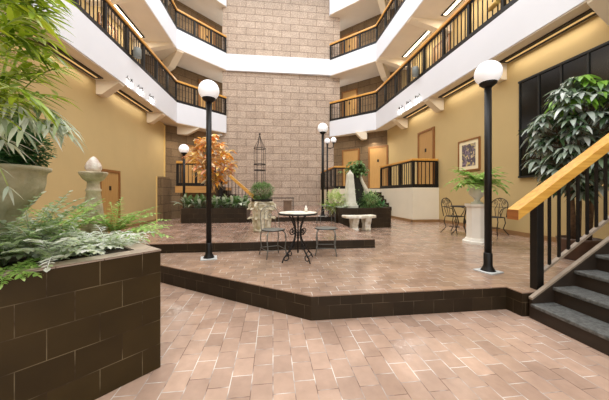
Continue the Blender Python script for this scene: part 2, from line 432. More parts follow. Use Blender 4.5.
# haunched beams below the balconies
def beam(x_wall, x_edge, y, z, depth=.5, wid=.3):
    b = MB(); b.slab([(x_wall, y, z), (x_wall, y, z - depth), (x_wall + (x_edge - x_wall) * .25, y, z - depth), (x_edge, y, z - .04), (x_edge, y, z)], (0, wid, 0))
    return struct(b.build('ceiling_beam', 'beam'))
for y in (5.5, 8.75, 12.0): beam(XL, LX - .03, y, levels[0][0], .42)
for y in (3.7, 6.2, 8.75, 11.3): beam(XR, RX + .03, y, levels[0][2], .4)
for k in (1, 2):
    for y in (3.6, 6.8, 9.95, 13.1): beam(-6.5, LX - .03, y, levels[k][0], .42)
    for y in (3.6, 6.8, 9.95, 13.1): beam(7.3, RX + .03, y, levels[k][2], .42)
def beam_diag(a, b_, z, depth=.55, wid=.32):
    a = V((a[0], a[1], 0)); b_ = V((b_[0], b_[1], 0)); d = (b_ - a); n = V((-d.y, d.x, 0)).normalized() * wid
    m = MB(); m.slab([a + V((0, 0, z)), a + V((0, 0, z - depth)), a + d * .45 + V((0, 0, z - depth)), b_ + V((0, 0, z - .05)), b_ + V((0, 0, z))], n)
    return struct(m.build('ceiling_beam', 'beam'))
for k in (0, 1, 2):
    if k: 
        beam_diag((-5.9, 14.9), (LX, LCY + .05), levels[k][0]); beam_diag((6.6, 14.9), (RX, RCY + .05), levels[k][2])
    else:
        beam_diag((-4.95, 14.3), (-3.9, 14.42), levels[k][0], .4); beam_diag((5.2, 14.25), (4.6, 14.35), levels[k][2], .4)

# linear lights in the soffits
def strip_light(x, y0, y1, z, label, side, dw=.03, lm='dim_strip', pw=0):
    t = thing('ceiling_light', label, 'light', (x, (y0 + y1) / 2, z), 0, 'strip lights under the balconies')
    h = (y1 - y0) / 2
    m = MB(); m.b(-.13, .13, -h, h, -.03, 0); m.build('housing', 'slot', t)
    m = MB(); m.b(-dw, dw, -h + .08, h - .08, -.036, -.03); m.build('diffuser', lm, t)
    L = bpy.data.lights.new('strip_lamp', 'AREA'); L.shape = 'RECTANGLE'; L.size = .05; L.size_y = 2 * h - .2; L.energy = pw; L.color = (1, .92, .80)
    lo_ = bpy.data.objects.new('strip_lamp', L); col.objects.link(lo_); lo_.location = (x, (y0 + y1) / 2, z - .04)
    return t
n = 0
LB, RB = levels[0][0], levels[0][2]
for y0, y1, w_ in ((5.95, 8.55, 'nearer the palm'), (9.25, 11.8, 'nearer the brick corner')):
    strip_light(XL + .2, y0, y1, LB, 'dark slotted strip light over the left ochre wall, ' + w_, 0, pw=9)
for y0, y1, w_ in ((4.1, 6.1, 'above the black window'), (6.6, 8.6, 'above the framed flower print'), (9.2, 11.1, 'above the landing railing')):
    strip_light(XR - .2, y0, y1, RB, 'dark slotted strip light over the right ochre wall, ' + w_, 1, pw=9)
for y0, y1, w_ in ((7.2, 9.7, 'nearer end'), (10.45, 12.8, 'farther end')):
    strip_light(-5.95, y0, y1, levels[1][0], 'strip light in the ceiling of the left first balcony corridor, ' + w_, 0, .05, 'warm_light', 30)
for y0, y1, w_ in ((7.2, 9.7, 'nearer end'), (10.45, 12.9, 'farther end')):
    strip_light(6.75, y0, y1, levels[1][2], 'strip light in the ceiling of the right first balcony corridor, ' + w_, 1, .06, 'warm_light', 30)
strip_light(-5.95, 9.9, 12.3, levels[2][0], 'strip light in the ceiling of the left second balcony corridor', 0, .05, 'warm_light', 30)
strip_light(6.75, 9.6, 11.8, levels[2][2], 'strip light in the ceiling of the right second balcony corridor', 1, .05, 'warm_light', 30)

# ------------------------------------------------------------------ doors, window, picture
dn = [0]
def door(c, rz, w=.92, h=2.1, frame=True):
    """door on a wall; local +x points out of the wall"""
    dn[0] += 1
    o = MB(); o.b(-.02, .035, -w / 2, w / 2, 0, h)
    d = struct(o.build('door_%d' % dn[0], 'door', None, .004)); d.location = c; d.rotation_euler = (0, 0, rz)
    m = MB()
    m.b(-.03, .06, -w / 2 - .08, -w / 2, 0, h + .08); m.b(-.03, .06, w / 2, w / 2 + .08, 0, h + .08); m.b(-.03, .06, -w / 2, w / 2, h, h + .08)
    m.build('door_frame', 'door_frame', d)
    m = MB(); m.tube([(.035, w / 2 - .08, 1.02), (.08, w / 2 - .08, 1.02)], .012); m.tube([(.08, w / 2 - .07, 1.02), (.08, w / 2 - .2, 1.02)], .01); m.build('door_handle', 'iron', d)
    m = MB(); m.b(.035, .045, -.05, .05, 1.42, 1.56); m.build('number_plate', 'iron', d)
    return d
door((XL, 9.4, 0), 0, .95, 2.02)
door((XR, 9.83, 1.55), PI, .95, 2.22)
# right chamfer, from the landing
def on_cr(px): 
    u = (px - 304.5) / F; d = 19.45 / ((SP + u * CP) + (CP - u * SP)); return V((d * (SP + u * CP) - .02, d * (CP - u * SP) - .02, 0))
p = on_cr(351); door((p.x, p.y, 1.6), -3 * PI / 4, .95, 2.2)
p = on_cr(378.5); door((p.x, p.y, 1.6), -3 * PI / 4, .95, 2.2)
door((-4.32, 14.83, 1.62), -PI / 4, 1.0, 2.2)
# corridor doors at the chamfers
for k in (0, 1):
    door((-4.05, 16.75, levels[k][1]), -PI / 4, .95, 2.25)
    door((4.95, 16.55, levels[k][3]), -3 * PI / 4, .95, 2.25)
door((-6.5, 11.2, levels[0][1]), 0, .95, 2.2)
door((7.3, 10.6, levels[0][3]), PI, .95, 2.2)

wn = MB(); wn.b(XR - .03, XR + .02, 1.2, 5.83, 1.72, 4.07); wo = struct(wn.build('window_1', 'black'))
m = MB()
for y in (5.80, 5.33, 4.86, 4.38, 3.9, 3.42, 2.94, 2.46): m.b(XR - .05, XR - .028, y - .018, y + .018, 1.72, 4.07)
m.b(XR - .05, XR - .028, 1.2, 5.83, 2.86, 2.89); m.b(XR - .06, XR - .028, 1.2, 5.83, 4.04, 4.09); m.b(XR - .06, XR - .028, 1.2, 5.83, 1.70, 1.75)
m.build('window_frame', 'black_frame', wo)

t = thing('framed_picture', 'framed flower print with cream mount on the right ochre wall', 'picture', (XR, 7.52, 2.02))
m = MB()
for a in ((-.055, 0, -.45, -.41, 0, .99), (-.055, 0, .41, .45, 0, .99), (-.055, 0, -.41, .41, 0, .045), (-.055, 0, -.41, .41, .945, .99)): m.b(*a)
m.build('frame', 'door_frame', t, .004)
m = MB(); m.b(-.03, 0, -.41, .41, .045, .945); m.build('mount', 'pic_mat', t)
m = MB(); m.b(-.034, -.03, -.28, .28, .15, .84); m.build('print', 'art', t)

# ------------------------------------------------------------------ railings
def polyline_box(m, pts, z0, z1, wid):
    pts = [V((p[0], p[1], 0)) for p in pts]; n = len(pts); Lf, Rt = [], []
    for i, p in enumerate(pts):
        d0 = (p - pts[i - 1]).normalized() if i else None; d1 = (pts[i + 1] - p).normalized() if i < n - 1 else None
        a, b = d0 or d1, d1 or d0
        n0, n1 = V((-a.y, a.x, 0)), V((-b.y, b.x, 0)); mm = (n0 + n1).normalized(); k = wid / 2 / max(.3, mm.dot(n0))
        Lf.append(p + mm * k); Rt.append(p - mm * k)
    m.prism([(q.x, q.y) for q in Lf] + [(q.x, q.y) for q in Rt[::-1]], z0, z1)
def railing(name, label, pts, z0, ztop, post=1.15, gap=.163, hw=.15, hh=.1, group='balcony railings', base=.13):
    t = thing(name, label, 'railing', (pts[0][0], pts[0][1], z0), 0, group)
    m = MB(); polyline_box(m, pts, ztop - hh, ztop, hw); m.build('handrail', 'gold_wood', t, .012, True)
    m = MB(); polyline_box(m, pts, ztop - hh - .05, ztop - hh, .05); m.build('top_rail', 'dark', t, 0, True)
    m = MB(); polyline_box(m, pts, z0, z0 + base, .1); m.build('bottom_rail', 'dark', t, 0, True)
    P = MB(); P.b(-.042, .042, -.042, .042, z0 + base, ztop - hh - .05); pme = P.build('post', 'dark', t)
    B = MB(); B.b(-.011, .011, -.011, .011, z0 + base, ztop - hh - .05); bme = B.build('baluster', 'dark', t)
    first = {'p': True, 'b': True}
    def put(o, key, x, y, rz):
        if first[key]: first[key] = False; q = o
        else: q = o.copy(); col.objects.link(q); q.parent = t
        q.location = (x - pts[0][0], y - pts[0][1], -z0); q.rotation_euler = (0, 0, rz)
    for i in range(len(pts) - 1):
        a, b = V((*pts[i], 0)), V((*pts[i + 1], 0)); L = (b - a).length; d = (b - a) / L; rz = math.atan2(d.y, d.x)
        np_ = max(1, round(L / post))
        for k in range(np_ + 1):
            if i and k == 0: continue
            s_ = min(max(L * k / np_, .04), L - (.04 if i == len(pts) - 2 else 0)); q = a + d * s_; put(pme, 'p', q.x, q.y, rz)
        for k in range(np_):
            seg = L / np_; nb = max(1, round(seg / gap))
            for j in range(1, nb):
                q = a + d * (seg * (k + j / nb)); put(bme, 'b', q.x, q.y, rz)
    return t
ci = .05
lc = [(LX - ci, 4.8), (LX - ci, LCY + .02), (lend[0] - .02, lend[1] + .06)]
railing('balcony_railing', 'oak-topped dark railing of the left first balcony, running past the palm', lc, levels[0][1], 6.92)
lc2 = [(LX - ci, 10.0), (LX - ci, LCY + .02), (lend[0] - .02, lend[1] + .06)]
railing('balcony_railing', 'oak-topped dark railing of the left second balcony, above the bridge band', lc2, levels[1][1], 10.46)
rc = [(RX + ci, 4.6), (RX + ci, RCY + .02), (rend[0] + .02, rend[1] + .06)]
railing('balcony_railing', 'oak-topped dark railing of the right first balcony, with a brass lamp', rc, levels[0][3], 6.82)
rc2 = [(RX + ci, 9.0), (RX + ci, RCY + .02), (rend[0] + .02, rend[1] + .06)]
railing('balcony_railing', 'oak-topped dark railing of the right second balcony, above the bridge band', rc2, levels[1][3], 10.36)

# ------------------------------------------------------------------ landings
lz = 1.53
m = MB(); m.prism([(5.06, 9.03), (6.1, 9.03), (6.1, 13.35), (3.75, 15.7), (2.86, 15.7), (2.86, 12.0), (5.06, 12.0)], Z1, lz); struct(m.build('wall_landing', 'cream'))
m = MB(); m.b(5.02, 6.1, 8.99, 9.04, Z1, Z1 + .1); m.b(5.02, 5.07, 8.99, 11.9, Z1, Z1 + .1); struct(m.build('baseboard_landing', 'base_board'))
railing('landing_railing', 'oak-topped dark railing on the cream landing wall at right', [(5.12, 12.0), (5.12, 9.09), (6.08, 9.09)], lz, 2.6, 1.0, .17, .12, .08, 'landing railings')
railing('landing_railing', 'short oak-topped dark railing behind the stone obelisk', [(2.9, 15.6), (2.9, 12.05), (3.75, 12.05)], lz, 2.6, 1.0, .17, .12, .08, 'landing railings')
ms = MB()
for i in range(5): ms.b(3.9, 5.04, 12.0 - .26 * (5 - i), 12.0, Z3 + .158 * i, Z3 + .158 * (i + 1))
struct(ms.build('landing_steps', 'riser'))
# left landing and its descending stair
ly = 11.35
m = MB(); m.prism([(-4.02, ly + .05), (-2.4, ly + .05), (-2.4, 15.6), (-3.5, 15.6), (-4.02, 15.1)], 1.34, 1.62); lo = struct(m.build('landing_floor', 'tan_wood'))
m = MB(); m.b(-4.0, -2.45, ly + .6, ly + .75, 0, 1.34); struct(m.build('wall_landing', 'brown_brick'))
railing('landing_railing', 'oak-topped dark railing on the landing behind the orange croton', [(-3.98, ly + .1), (-2.42, ly + .1)], 1.62, 2.66, .8, .16, .14, .1, 'landing railings')
t = thing('stair_flight', 'short flight of steps descending right behind the orange croton', 'stairs', (-1.4, ly + .6, Z3))
ms = MB()
for i in range(6): ms.b(-2.4, -2.4 + .24 * (6 - i), ly + .1, ly + 1.1, Z3 + .173 * i, Z3 + .173 * (i + 1))
ms.build('steps', 'riser', t, 0, True)
m = MB(); m.slab([(-2.42, ly + .02, 2.66), (-2.42, ly + .02, 2.54), (-.82, ly + .02, 1.06), (-.72, ly + .02, 1.06), (-.72, ly + .02, 1.17)], (0, .13, 0)); m.build('handrail', 'gold_wood_x', t, .01, True)
nq = at(219.5, 180, 10.6); zt_ = at(219.5, 176, 10.6).z
m = MB(); m.b(nq.x - .07, nq.x + .07, ly - .16, ly - .02, Z3, zt_ - .1); m.sphere((nq.x, ly - .09, zt_ - .04), .09, 14, 8); m.build('newel_post', 'dark', t, 0, True)
for i in range(11):
    x = -2.3 + i * .142; zt = 2.58 - (x + 2.42) * .93; zb = max(Z3, 1.6 - (x + 2.4) * .72)
    m = MB(); m.b(x - .011, x + .011, ly + .06, ly + .085, zb - .02, zt); m.build('baluster', 'dark', t, 0, True)

# ------------------------------------------------------------------ front stair at right
SX, SY, RH, TD = 2.72, 2.46, .165, .262
t = thing('staircase', 'brown stair with worn grey treads climbing to the right', 'stairs', (SX, 1.4, 0))
for i in range(9):
    m = MB(); m.b(SX + TD * i, SX + TD * (i + 1) + (.02 if i < 8 else 0), -.6, SY, 0 if i < 2 else RH * (i - 1), RH * (i + 1) - .035); m.build('riser', 'stair_brown', t, 0, True)
    m = MB(); m.b(SX + TD * i - .025, SX + TD * (i + 1), -.6, SY, RH * (i + 1) - .035, RH * (i + 1)); m.build('tread', 'tread', t, .008, True)
sl = RH / TD
m = MB(); m.slab([(SX - .0, SY, 0), (SX - .0, SY, .20), (SX + TD * 9, SY, .20 + sl * (TD * 9)), (SX + TD * 9, SY, -.25 + sl * TD * 9), (SX + .5, SY, 0)], (0, .034, 0)); m.build('stringer', 'stair_brown', t, 0, True)
m = MB(); m.slab([(SX - .005, SY - .003, .20), (SX - .005, SY - .003, .222), (SX + TD * 9, SY - .003, .222 + sl * (TD * 9)), (SX + TD * 9, SY - .003, .20 + sl * (TD * 9))], (0, .04, 0)); m.build('stringer_cap', 'string_edge', t, 0, True)
# handrail assembly stands on the platform beside the flight
ry = 2.60; hs = .668
t = thing('stair_railing', 'stair railing with thick oak handrail and dark post at lower right', 'railing', (2.93, ry, Z1))
def hz(x): return 1.065 + hs * (x - 2.56)
m = MB(); x0, x1 = 2.60, 5.2
m.slab([(x0, ry - .1, hz(x0) - .055), (x0, ry - .1, hz(x0) + .06), (x1, ry - .1, hz(x1) + .06), (x1, ry - .1, hz(x1) - .055)], (0, .14, 0)); m.build('handrail', 'gold_wood_x', t, .006, True)
m = MB(); m.b(x0 - .004, x0, ry - .097, ry + .037, hz(x0) - .05, hz(x0) + .055); m.build('end_grain', 'end_wood', t, 0, True)
m = MB(); m.slab([(2.78, ry - .05, hz(2.78) - .085), (2.78, ry - .05, hz(2.78) - .055), (x1, ry - .05, hz(x1) - .055), (x1, ry - .05, hz(x1) - .085)], (0, .06, 0)); m.build('top_rail', 'dark', t, 0, True)
m = MB(); m.b(2.885, 2.97, ry - .045, ry + .04, Z1, hz(2.93) - .055); m.build('newel_post', 'dark', t, .004, True)
def bz(x): return .425 + hs * (x - 2.98)
m = MB(); m.slab([(2.96, ry - .02, bz(2.96)), (2.96, ry - .02, bz(2.96) + .03), (x1, ry - .02, bz(x1) + .03), (x1, ry - .02, bz(x1))], (0, .04, 0)); m.build('bottom_rail', 'string_edge', t, 0, True)
for i in range(17):
    x = 3.09 + .123 * i
    m = MB(); m.b(x - .0115, x + .0115, ry - .0115, ry + .0115, bz(x) + .02, hz(x) - .05); m.build('baluster', 'dark', t, 0, True)
# brown panel closing the far side under the railing
m = MB(); m.slab([(3.55, ry + .12, Z1), (3.42, ry + .12, .36), (5.2, ry + .12, 1.5), (5.2, ry + .12, Z1)], (0, .04, 0)); m.build('side_panel', 'stair_brown', t, 0, True)

# ------------------------------------------------------------------ lamps
def lamp_post(loc, label, h=2.72, gr=.163, pr=.043, group='globe lamp posts'):
    t = thing('lamp_post', label, 'lamp', loc, 0, group)
    m = MB(); m.box((0, 0, .008), (.25, .25, .016), PI / 4 * .3); m.build('base_plate', 'plate', t, .004)
    m = MB(); m.lathe([(.09, .016), (.08, .032), (.058, .075), (pr + .01, .1), (pr + .01, .25), (pr, .26)], 20); m.build('foot', 'dark', t)
    m = MB(); m.tube([(0, 0, .23), (0, 0, h - gr * .88)], pr, 16); m.build('pole', 'dark', t)
    m = MB(); m.lathe([(pr, h - gr * 1.22), (pr + .022, h - gr * 1.1), (gr * .62, h - gr * .92), (gr * .66, h - gr * .78), (.03, h - gr * .76)], 20); m.build('collar', 'dark', t)
    m = MB(); m.sphere((0, 0, h), gr, 32, 20); m.build('globe', 'globe', t)
    return t
L1 = lamp_post((-1.04, 4.436, Z1), 'tall black lamp post with white globe at left before the croton', 2.745)
L2 = lamp_post((2.91, 3.247, Z1), 'nearest black lamp post with white globe beside the oak stair handrail', 2.70)
q = at(322.8, 216, 8.45)
L3 = lamp_post((q.x, q.y, Z3), 'black lamp post with white globe behind the right bistro chair', 2.84)
q = at(184, 149, 9.0)
L4 = lamp_post((q.x, q.y, 0), 'small-looking globe lamp post at the left end of the croton planter', 2.84)
q = at(327.3, 141, 12.0)
t = thing('lamp_post', 'far black lamp post with two small globes, nearest the stone wall', 'lamp', (q.x, q.y, Z3), 0, 'globe lamp posts')
hh = q.z - Z3
m = MB(); m.lathe([(.1, 0), (.09, .04), (.06, .2), (.04, .25)], 16); m.build('foot', 'dark', t)
m = MB(); m.tube([(0, 0, .2), (0, 0, hh - .1)], .04, 12); m.build('pole', 'dark', t)
m = MB(); m.tube([(0, 0, hh - .3), (.12, -.05, hh - .36), (.25, -.1, hh - .3), (.27, -.1, hh - .08)], .02, 8); m.build('arm', 'dark', t)
for gx, gy, gz in ((0, 0, 0), (.27, -.1, .03)):
    m = MB(); m.sphere((gx, gy, hh + gz), .128, 24, 14); g = m.build('globe', 'globe', t)
    m = MB(); m.lathe([(.03, hh + gz - .17), (.07, hh + gz - .11), (.03, hh + gz - .1)], 14, (gx, gy)); m.build('collar', 'dark', g)

# ------------------------------------------------------------------ bistro set
def spiral(c, r0, r1, a0, turns, plane_x, n=20):
    out = []
    for i in range(n + 1):
        s_ = i / n; r = r0 + (r1 - r0) * s_; a = a0 + turns * 2 * PI * s_
        out.append(V(c) + plane_x * (r * math.cos(a)) + ZUP * (r * math.sin(a)))
    return out
q = at(298, 260, 4.17)
t = thing('bistro_table', 'round stone-topped bistro table on black scrolled iron legs', 'table', (q.x, q.y, Z1), .3)
m = MB(); m.lathe([(.285, .738), (.3, .742), (.3, .762), (.29, .766)], 40); m.build('tabletop', 'bench', t)
m = MB(); m.lathe([(.302, .728), (.312, .732), (.312, .752), (.302, .756)], 40); m.build('rim', 'iron', t)
m = MB(); m.tube([(0, 0, .12), (0, 0, .735)], .014, 8)
for z in (.36, .40, .44): m.sphere((0, 0, z), .024, 10, 6)
m.build('stem', 'iron', t)
for k in range(4):
    a = k * PI / 2 + .25; dx = V((math.cos(a), math.sin(a), 0)); pts = []
    for i in range(17):
        s_ = i / 16; z = .73 - .66 * s_; r = .055 + .17 * abs(2 * s_ - .86) ** 1.9
        pts.append(dx * r + ZUP * z)
    e = pts[-1]; c = e - dx * .055 + ZUP * .01
    m = MB(); m.tube(pts, .0115, 6); m.tube([e] + [c + dx * (.06 * (1 - .7 * j / 14) * math.cos(-.2 - j * .42)) + ZUP * (.06 * (1 - .7 * j / 14) * math.sin(-.2 - j * .42)) for j in range(15)], .0085, 6)
    sc = dx * .115 + ZUP * .47
    m.tube(spiral(sc, .06, .012, PI, 1.4, dx), .0085, 6); m.tube(spiral(dx * .12 + ZUP * .24, .06, .012, 0, -1.3, dx), .0085, 6)
    m.tube([e, e - ZUP * .065 + dx * .03], .01, 6)
    m.build('leg', 'iron', t)
def hoop(w, z0, z1, y0, y1, n=16):
    pts = [(-w, y0, z0)]
    for i in range(n + 1):
        a = PI * (1 - i / n); zz = z1 - w * .9 + w * .9 * math.sin(a); f_ = (zz - z0) / (z1 - z0)
        pts.append((w * math.cos(a), y0 + (y1 - y0) * f_, zz))
    return pts + [(w, y0, z0)]
def bistro_chair(label, loc, rz):
    t = thing('bistro_chair', label, 'chair', loc, rz, 'bistro chairs')
    m = MB(); m.lathe([(.17, .442), (.192, .447), (.192, .456), (.17, .46)], 28); m.build('seat', 'grey_iron', t)
    m = MB(); m.tube([(.193 * math.cos(a * PI / 16), .193 * math.sin(a * PI / 16), .448) for a in range(32)], .009, 6, True); m.build('seat_ring', 'iron', t)
    for sx in (-1, 1):
        for sy in (-1, 1):
            m = MB(); m.tube([(.12 * sx, .13 * sy, .445), (.155 * sx, .165 * sy, .40), (.165 * sx, .175 * sy, .3), (.15 * sx, .17 * sy, .16), (.18 * sx, .2 * sy, 0)], .0095, 6); m.build('leg', 'grey_iron', t)
    m = MB(); m.tube([(.165 * sx, .18 * sy, .13) for sx, sy in ((-1, -1), (1, -1), (1, 1), (-1, 1))], .006, 6, True); m.build('stretcher', 'grey_iron', t)
    m = MB(); m.tube(hoop(.165, .44, .84, .13, .2), .006, 6); m.build('back_frame', 'grey_iron', t)
    m = MB(); m.tube(hoop(.1, .45, .76, .135, .19), .004, 6); m.tube(spiral(V((0, .18, .66)), .05, .012, 0, 1.5, V((1, 0, 0))), .005, 6); m.build('back_scroll', 'grey_iron', t)
    return t
q = at(273, 256, 4.45); c1 = bistro_chair('grey iron bistro chair left of the round stone-topped table', (q.x, q.y, Z1), .35)
q = at(326, 256, 4.62); dup(c1, (q.x, q.y, Z1), -.2, 'grey iron bistro chair right of the round stone-topped table')
q = at(306, 206, 4.2)
m = MB(); m.lathe([(.02, 0), (.026, .005), (.026, .06), (.014, .075), (.012, .1)], 16); o = m.build('jar', 'plaster_white'); o.location = (q.x, q.y, Z1 + .766); tag(o, 'small white jar on the round bistro table', 'jar')

# iron chairs and table by the pedestal
def iron_chair(label, loc, rz):
    t = thing('iron_armchair', label, 'chair', loc, rz, 'ornate iron chairs')
    m = MB(); m.lathe([(.19, .44), (.215, .445), (.215, .458), (.19, .462)], 24); m.build('seat', 'iron', t)
    for sx in (-1, 1):
        m = MB(); m.tube([(.16 * sx, -.15, .45), (.19 * sx, -.18, .34), (.15 * sx, -.15, .18), (.2 * sx, -.22, 0)], .011, 6); m.build('leg', 'iron', t)
        m = MB(); m.tube([(.16 * sx, .15, .45), (.17 * sx, .18, .3), (.14 * sx, .14, .16), (.2 * sx, .26, 0)], .011, 6); m.build('leg', 'iron', t)
        m = MB(); m.tube([(.2 * sx, .19, .7), (.25 * sx, .0, .69), (.24 * sx, -.12, .66), (.2 * sx, -.12, .58), (.19 * sx, -.05, .46)], .01, 6); m.build('armrest', 'iron', t)
    m = MB(); m.tube([(.13 * math.cos(a * PI / 8), .13 * math.sin(a * PI / 8), .17) for a in range(16)], .007, 6, True); m.build('stretcher', 'iron', t)
    m = MB(); m.tube(hoop(.2, .45, .93, .17, .27), .011, 6); m.build('back_frame', 'iron', t)
    m = MB()
    for sx in (-1, 0, 1):
        m.tube(spiral(V((.09 * sx, .25, .83 + (.07 if sx == 0 else .0))), .055, .015, -PI / 2, 1.4 if sx >= 0 else -1.4, V((1, 0, 0))), .007, 6)
        m.tube([(.06 * sx, .175, .46), (.1 * sx, .22, .65), (.04 * sx, .245, .8)], .007, 6)
    m.tube([(-.19, .23, .7), (.19, .23, .7)], .007, 6)
    m.build('back_scroll', 'iron', t)
    return t
q = at(454.5, 234, 7.0); k1 = iron_chair('ornate black iron chair left of the white pedestal', (q.x, q.y, Z1), .3)
q = at(494, 235, 6.75); dup(k1, (q.x, q.y, Z1), -1.25, 'ornate black iron chair right of the near lamp post, half hidden')
q = at(462, 232, 6.65)
t = thing('iron_table', 'small black iron table in front of the ornate chair', 'table', (q.x, q.y, Z1))
m = MB(); m.lathe([(.24, .715), (.27, .72), (.27, .742), (.24, .746)], 28); m.build('tabletop', 'iron', t)
for k in range(3):
    a = k * 2 * PI / 3 + .4; dx = V((math.cos(a), math.sin(a), 0))
    m = MB(); m.tube([dx * .2 + ZUP * .72, dx * .12 + ZUP * .5, dx * .07 + ZUP * .33, dx * .14 + ZUP * .12, dx * .24 + ZUP * .005], .011, 6); m.tube(spiral(dx * .13 + ZUP * .36, .05, .012, PI, 1.4, dx), .007, 6); m.build('leg', 'iron', t)

# ------------------------------------------------------------------ plants helpers
def plant(name, label, cat, loc, group=None): return thing(name, label, cat, loc, 0, group)
def fern(label, loc, n, L, ll, lw, material, arch=1.4, el=(.6, 1.3), group=None, name='fern', az0=0, azr=2 * PI, start=.12, npin=14):
    t = plant(name, label, 'fern', loc, group); m = MB(); ribs = MB()
    for k in range(n):
        az = az0 + azr * (k + random.uniform(-.3, .3)) / n; l = L * random.uniform(.75, 1.1)
        pts = m.frond(V((random.uniform(-.02, .02), random.uniform(-.02, .02), 0)), az, random.uniform(*el), l, ll * random.uniform(.85, 1.1), lw, npin, arch * random.uniform(.85, 1.15), start=start)
        ribs.tube(pts[::2] if len(pts) % 2 else pts, .0025, 4)
    m.build('fronds', material, t); ribs.build('stems', material, t)
    return t
def leafball(name, label, loc, r, nleaf, ll, lw, material, sz=1.0, zc=None, stem=True, group=None, cat='shrub', parts='foliage', jitter=.1, stem_mat='bark', zstem=0, inner=.62):
    """dense clipped shrub: leaves over a ball"""
    t = plant(name, label, cat, loc, group); m = MB(); zc = r * sz * .9 if zc is None else zc
    for i in range(nleaf):
        z = random.uniform(-1, 1); a = random.uniform(0, 2 * PI); h = math.sqrt(1 - z * z)
        n_ = V((h * math.cos(a), h * math.sin(a), z)); rr = r * random.uniform(inner, 1 + jitter * .5) * (1 + jitter * .8 * math.sin(a * 3 + z * 5) )
        p_ = V((n_.x * rr, n_.y * rr, n_.z * rr * sz + zc))
        d = (n_ + V((random.uniform(-.8, .8), random.uniform(-.8, .8), random.uniform(-.3, .9)))).normalized()
        m.leaf(p_, d, ll * random.uniform(.7, 1.3), lw * random.uniform(.8, 1.2), .2, 3, .2)
    m.build(parts, material, t)
    if stem:
        s_ = MB()
        for k in range(5):
            a = k * 1.26; s_.tube([(0, 0, zstem), (.2 * r * math.cos(a), .2 * r * math.sin(a), zc * .6), (.6 * r * math.cos(a), .6 * r * math.sin(a), zc + r * sz * .3)], [.012, .009, .004], 5)
        s_.build('stems', stem_mat, t)
    return t
def clump(name, label, loc, n, L, W, material, el=(.5, 1.3), droop=.5, cat='plant', group=None, spread=.05, pet=.4):
    """broad leaves on stalks from one root"""
    t = plant(name, label, cat, loc, group); m = MB(); s_ = MB()
    for k in range(n):
        az = 2.4 * k + random.uniform(-.4, .4); e = random.uniform(*el)
        d = V((math.cos(az) * math.cos(e), math.sin(az) * math.cos(e), math.sin(e))); b = V((random.uniform(-spread, spread), random.uniform(-spread, spread), 0))
        l = L * random.uniform(.7, 1.15); tip_ = b + d * l * pet
        s_.tube([b, tip_], .004, 4); m.leaf(tip_, d + V((0, 0, -.15)), l, W * random.uniform(.8, 1.15), droop * random.uniform(.6, 1.3), 5, .3)
    m.build('leaves', material, t); s_.build('stems', material, t)
    return t

# ------------------------------------------------------------------ near planter at left
K = V((-.853, 2.118, 0)); PH_ = .90
t = thing('planter', 'large glazed dark brown brick planter at left foreground', 'planter', K, 0)
DA, DB = 2.9, 2.0        # along the front face, along the back edge
ax = V((-.7071, -.7071, 0)); bx_ = V((-.7071, .7071, 0))
def pl(a, b): v = ax * a + bx_ * b; return (v.x, v.y)
m = MB(); m.prism([pl(0, 0), pl(0, DB), pl(DA, DB), pl(DA, 0)], 0, PH_ - .08); m.build('brick_walls', 'planter_brick', t)
def ring(m, o0, o1, z0, z1):
    for q4 in ([pl(-o0, -o0), pl(-o0, DB + o0), pl(o1, DB - o1), pl(o1, o1)], [pl(-o0, DB + o0), pl(DA + o0, DB + o0), pl(DA - o1, DB - o1), pl(o1, DB - o1)],
               [pl(DA + o0, DB + o0), pl(DA + o0, -o0), pl(DA - o1, o1), pl(DA - o1, DB - o1)], [pl(DA + o0, -o0), pl(-o0, -o0), pl(o1, o1), pl(DA - o1, o1)]):
        m.prism(q4, z0, z1)
m = MB(); ring(m, 0, .13, PH_ - .08, PH_ - .012); m.build('top_course', 'planter_brick', t)
m = MB(); ring(m, .004, .13, PH_ - .012, PH_); m.build('cap', 'cap_tile', t)
m = MB(); m.prism([pl(.13, .13), pl(.13, DB - .13), pl(DA - .13, DB - .13), pl(DA - .13, .13)], PH_ - .08, PH_ - .02); m.build('soil', 'soil', t)
SZ = PH_ - .02
def inpl(a, b, z=SZ): v = K + ax * a + bx_ * b; return (v.x, v.y, z)

# pedestal with bowl and shell finial
q = at(93.5, 240, 2.66)
t = thing('stone_pedestal', 'tapered stone pedestal with bowl and shell finial among the ferns', 'pedestal', (q.x, q.y, SZ))
m = MB(); m.lathe([(.115, 0), (.115, .05), (.105, .06), (.1, .1), (.095, .12), (.092, .14), (.075, .32), (.058, .46), (.066, .47), (.066, .485), (.055, .495), (.052, .56), (.062, .57)], 24, flute=.015); m.build('shaft', 'stone', t)
m = MB(); m.lathe([(.055, .565), (.085, .585), (.108, .625), (.118, .645), (.12, .66), (.11, .664), (.03, .655)], 28, flute=.02); m.build('bowl', 'stone', t)
m = MB(); m.lathe([(.03, .655), (.05, .665), (.064, .69), (.066, .72), (.054, .755), (.036, .785), (.018, .81), (.004, .82)], 24, flute=.06); m.build('finial', 'shell', t)

# stone urn on its plinth
q = at(-5, 200, 1.72)
t = thing('stone_urn', 'big mossy stone urn at the left edge of the planter', 'urn', (q.x, q.y, SZ))
ub = 1.20 - SZ
m = MB(); m.lathe([(.13, 0), (.13, .04), (.1, .06), (.085, .1), (.09, ub - .2), (.1, ub - .14)], 24); m.build('plinth', 'mossy', t, .006)
m = MB(); m.lathe([(.1, ub - .14), (.11, ub - .06), (.13, ub + .0), (.18, ub + .06), (.222, ub + .13), (.238, ub + .19), (.24, ub + .25), (.25, ub + .275), (.265, ub + .28), (.268, ub + .305), (.25, ub + .31), (.2, ub + .27), (.02, ub + .26)], 60, flute=.022); m.build('bowl', 'mossy', t)
uz = SZ + ub + .262
leafball('boxwood', 'dark green boxwood shrub growing in the mossy stone urn', (q.x + .015, q.y, uz), .235, 11000, .03, .021, 'box', 1.0, .185, inner=.35)

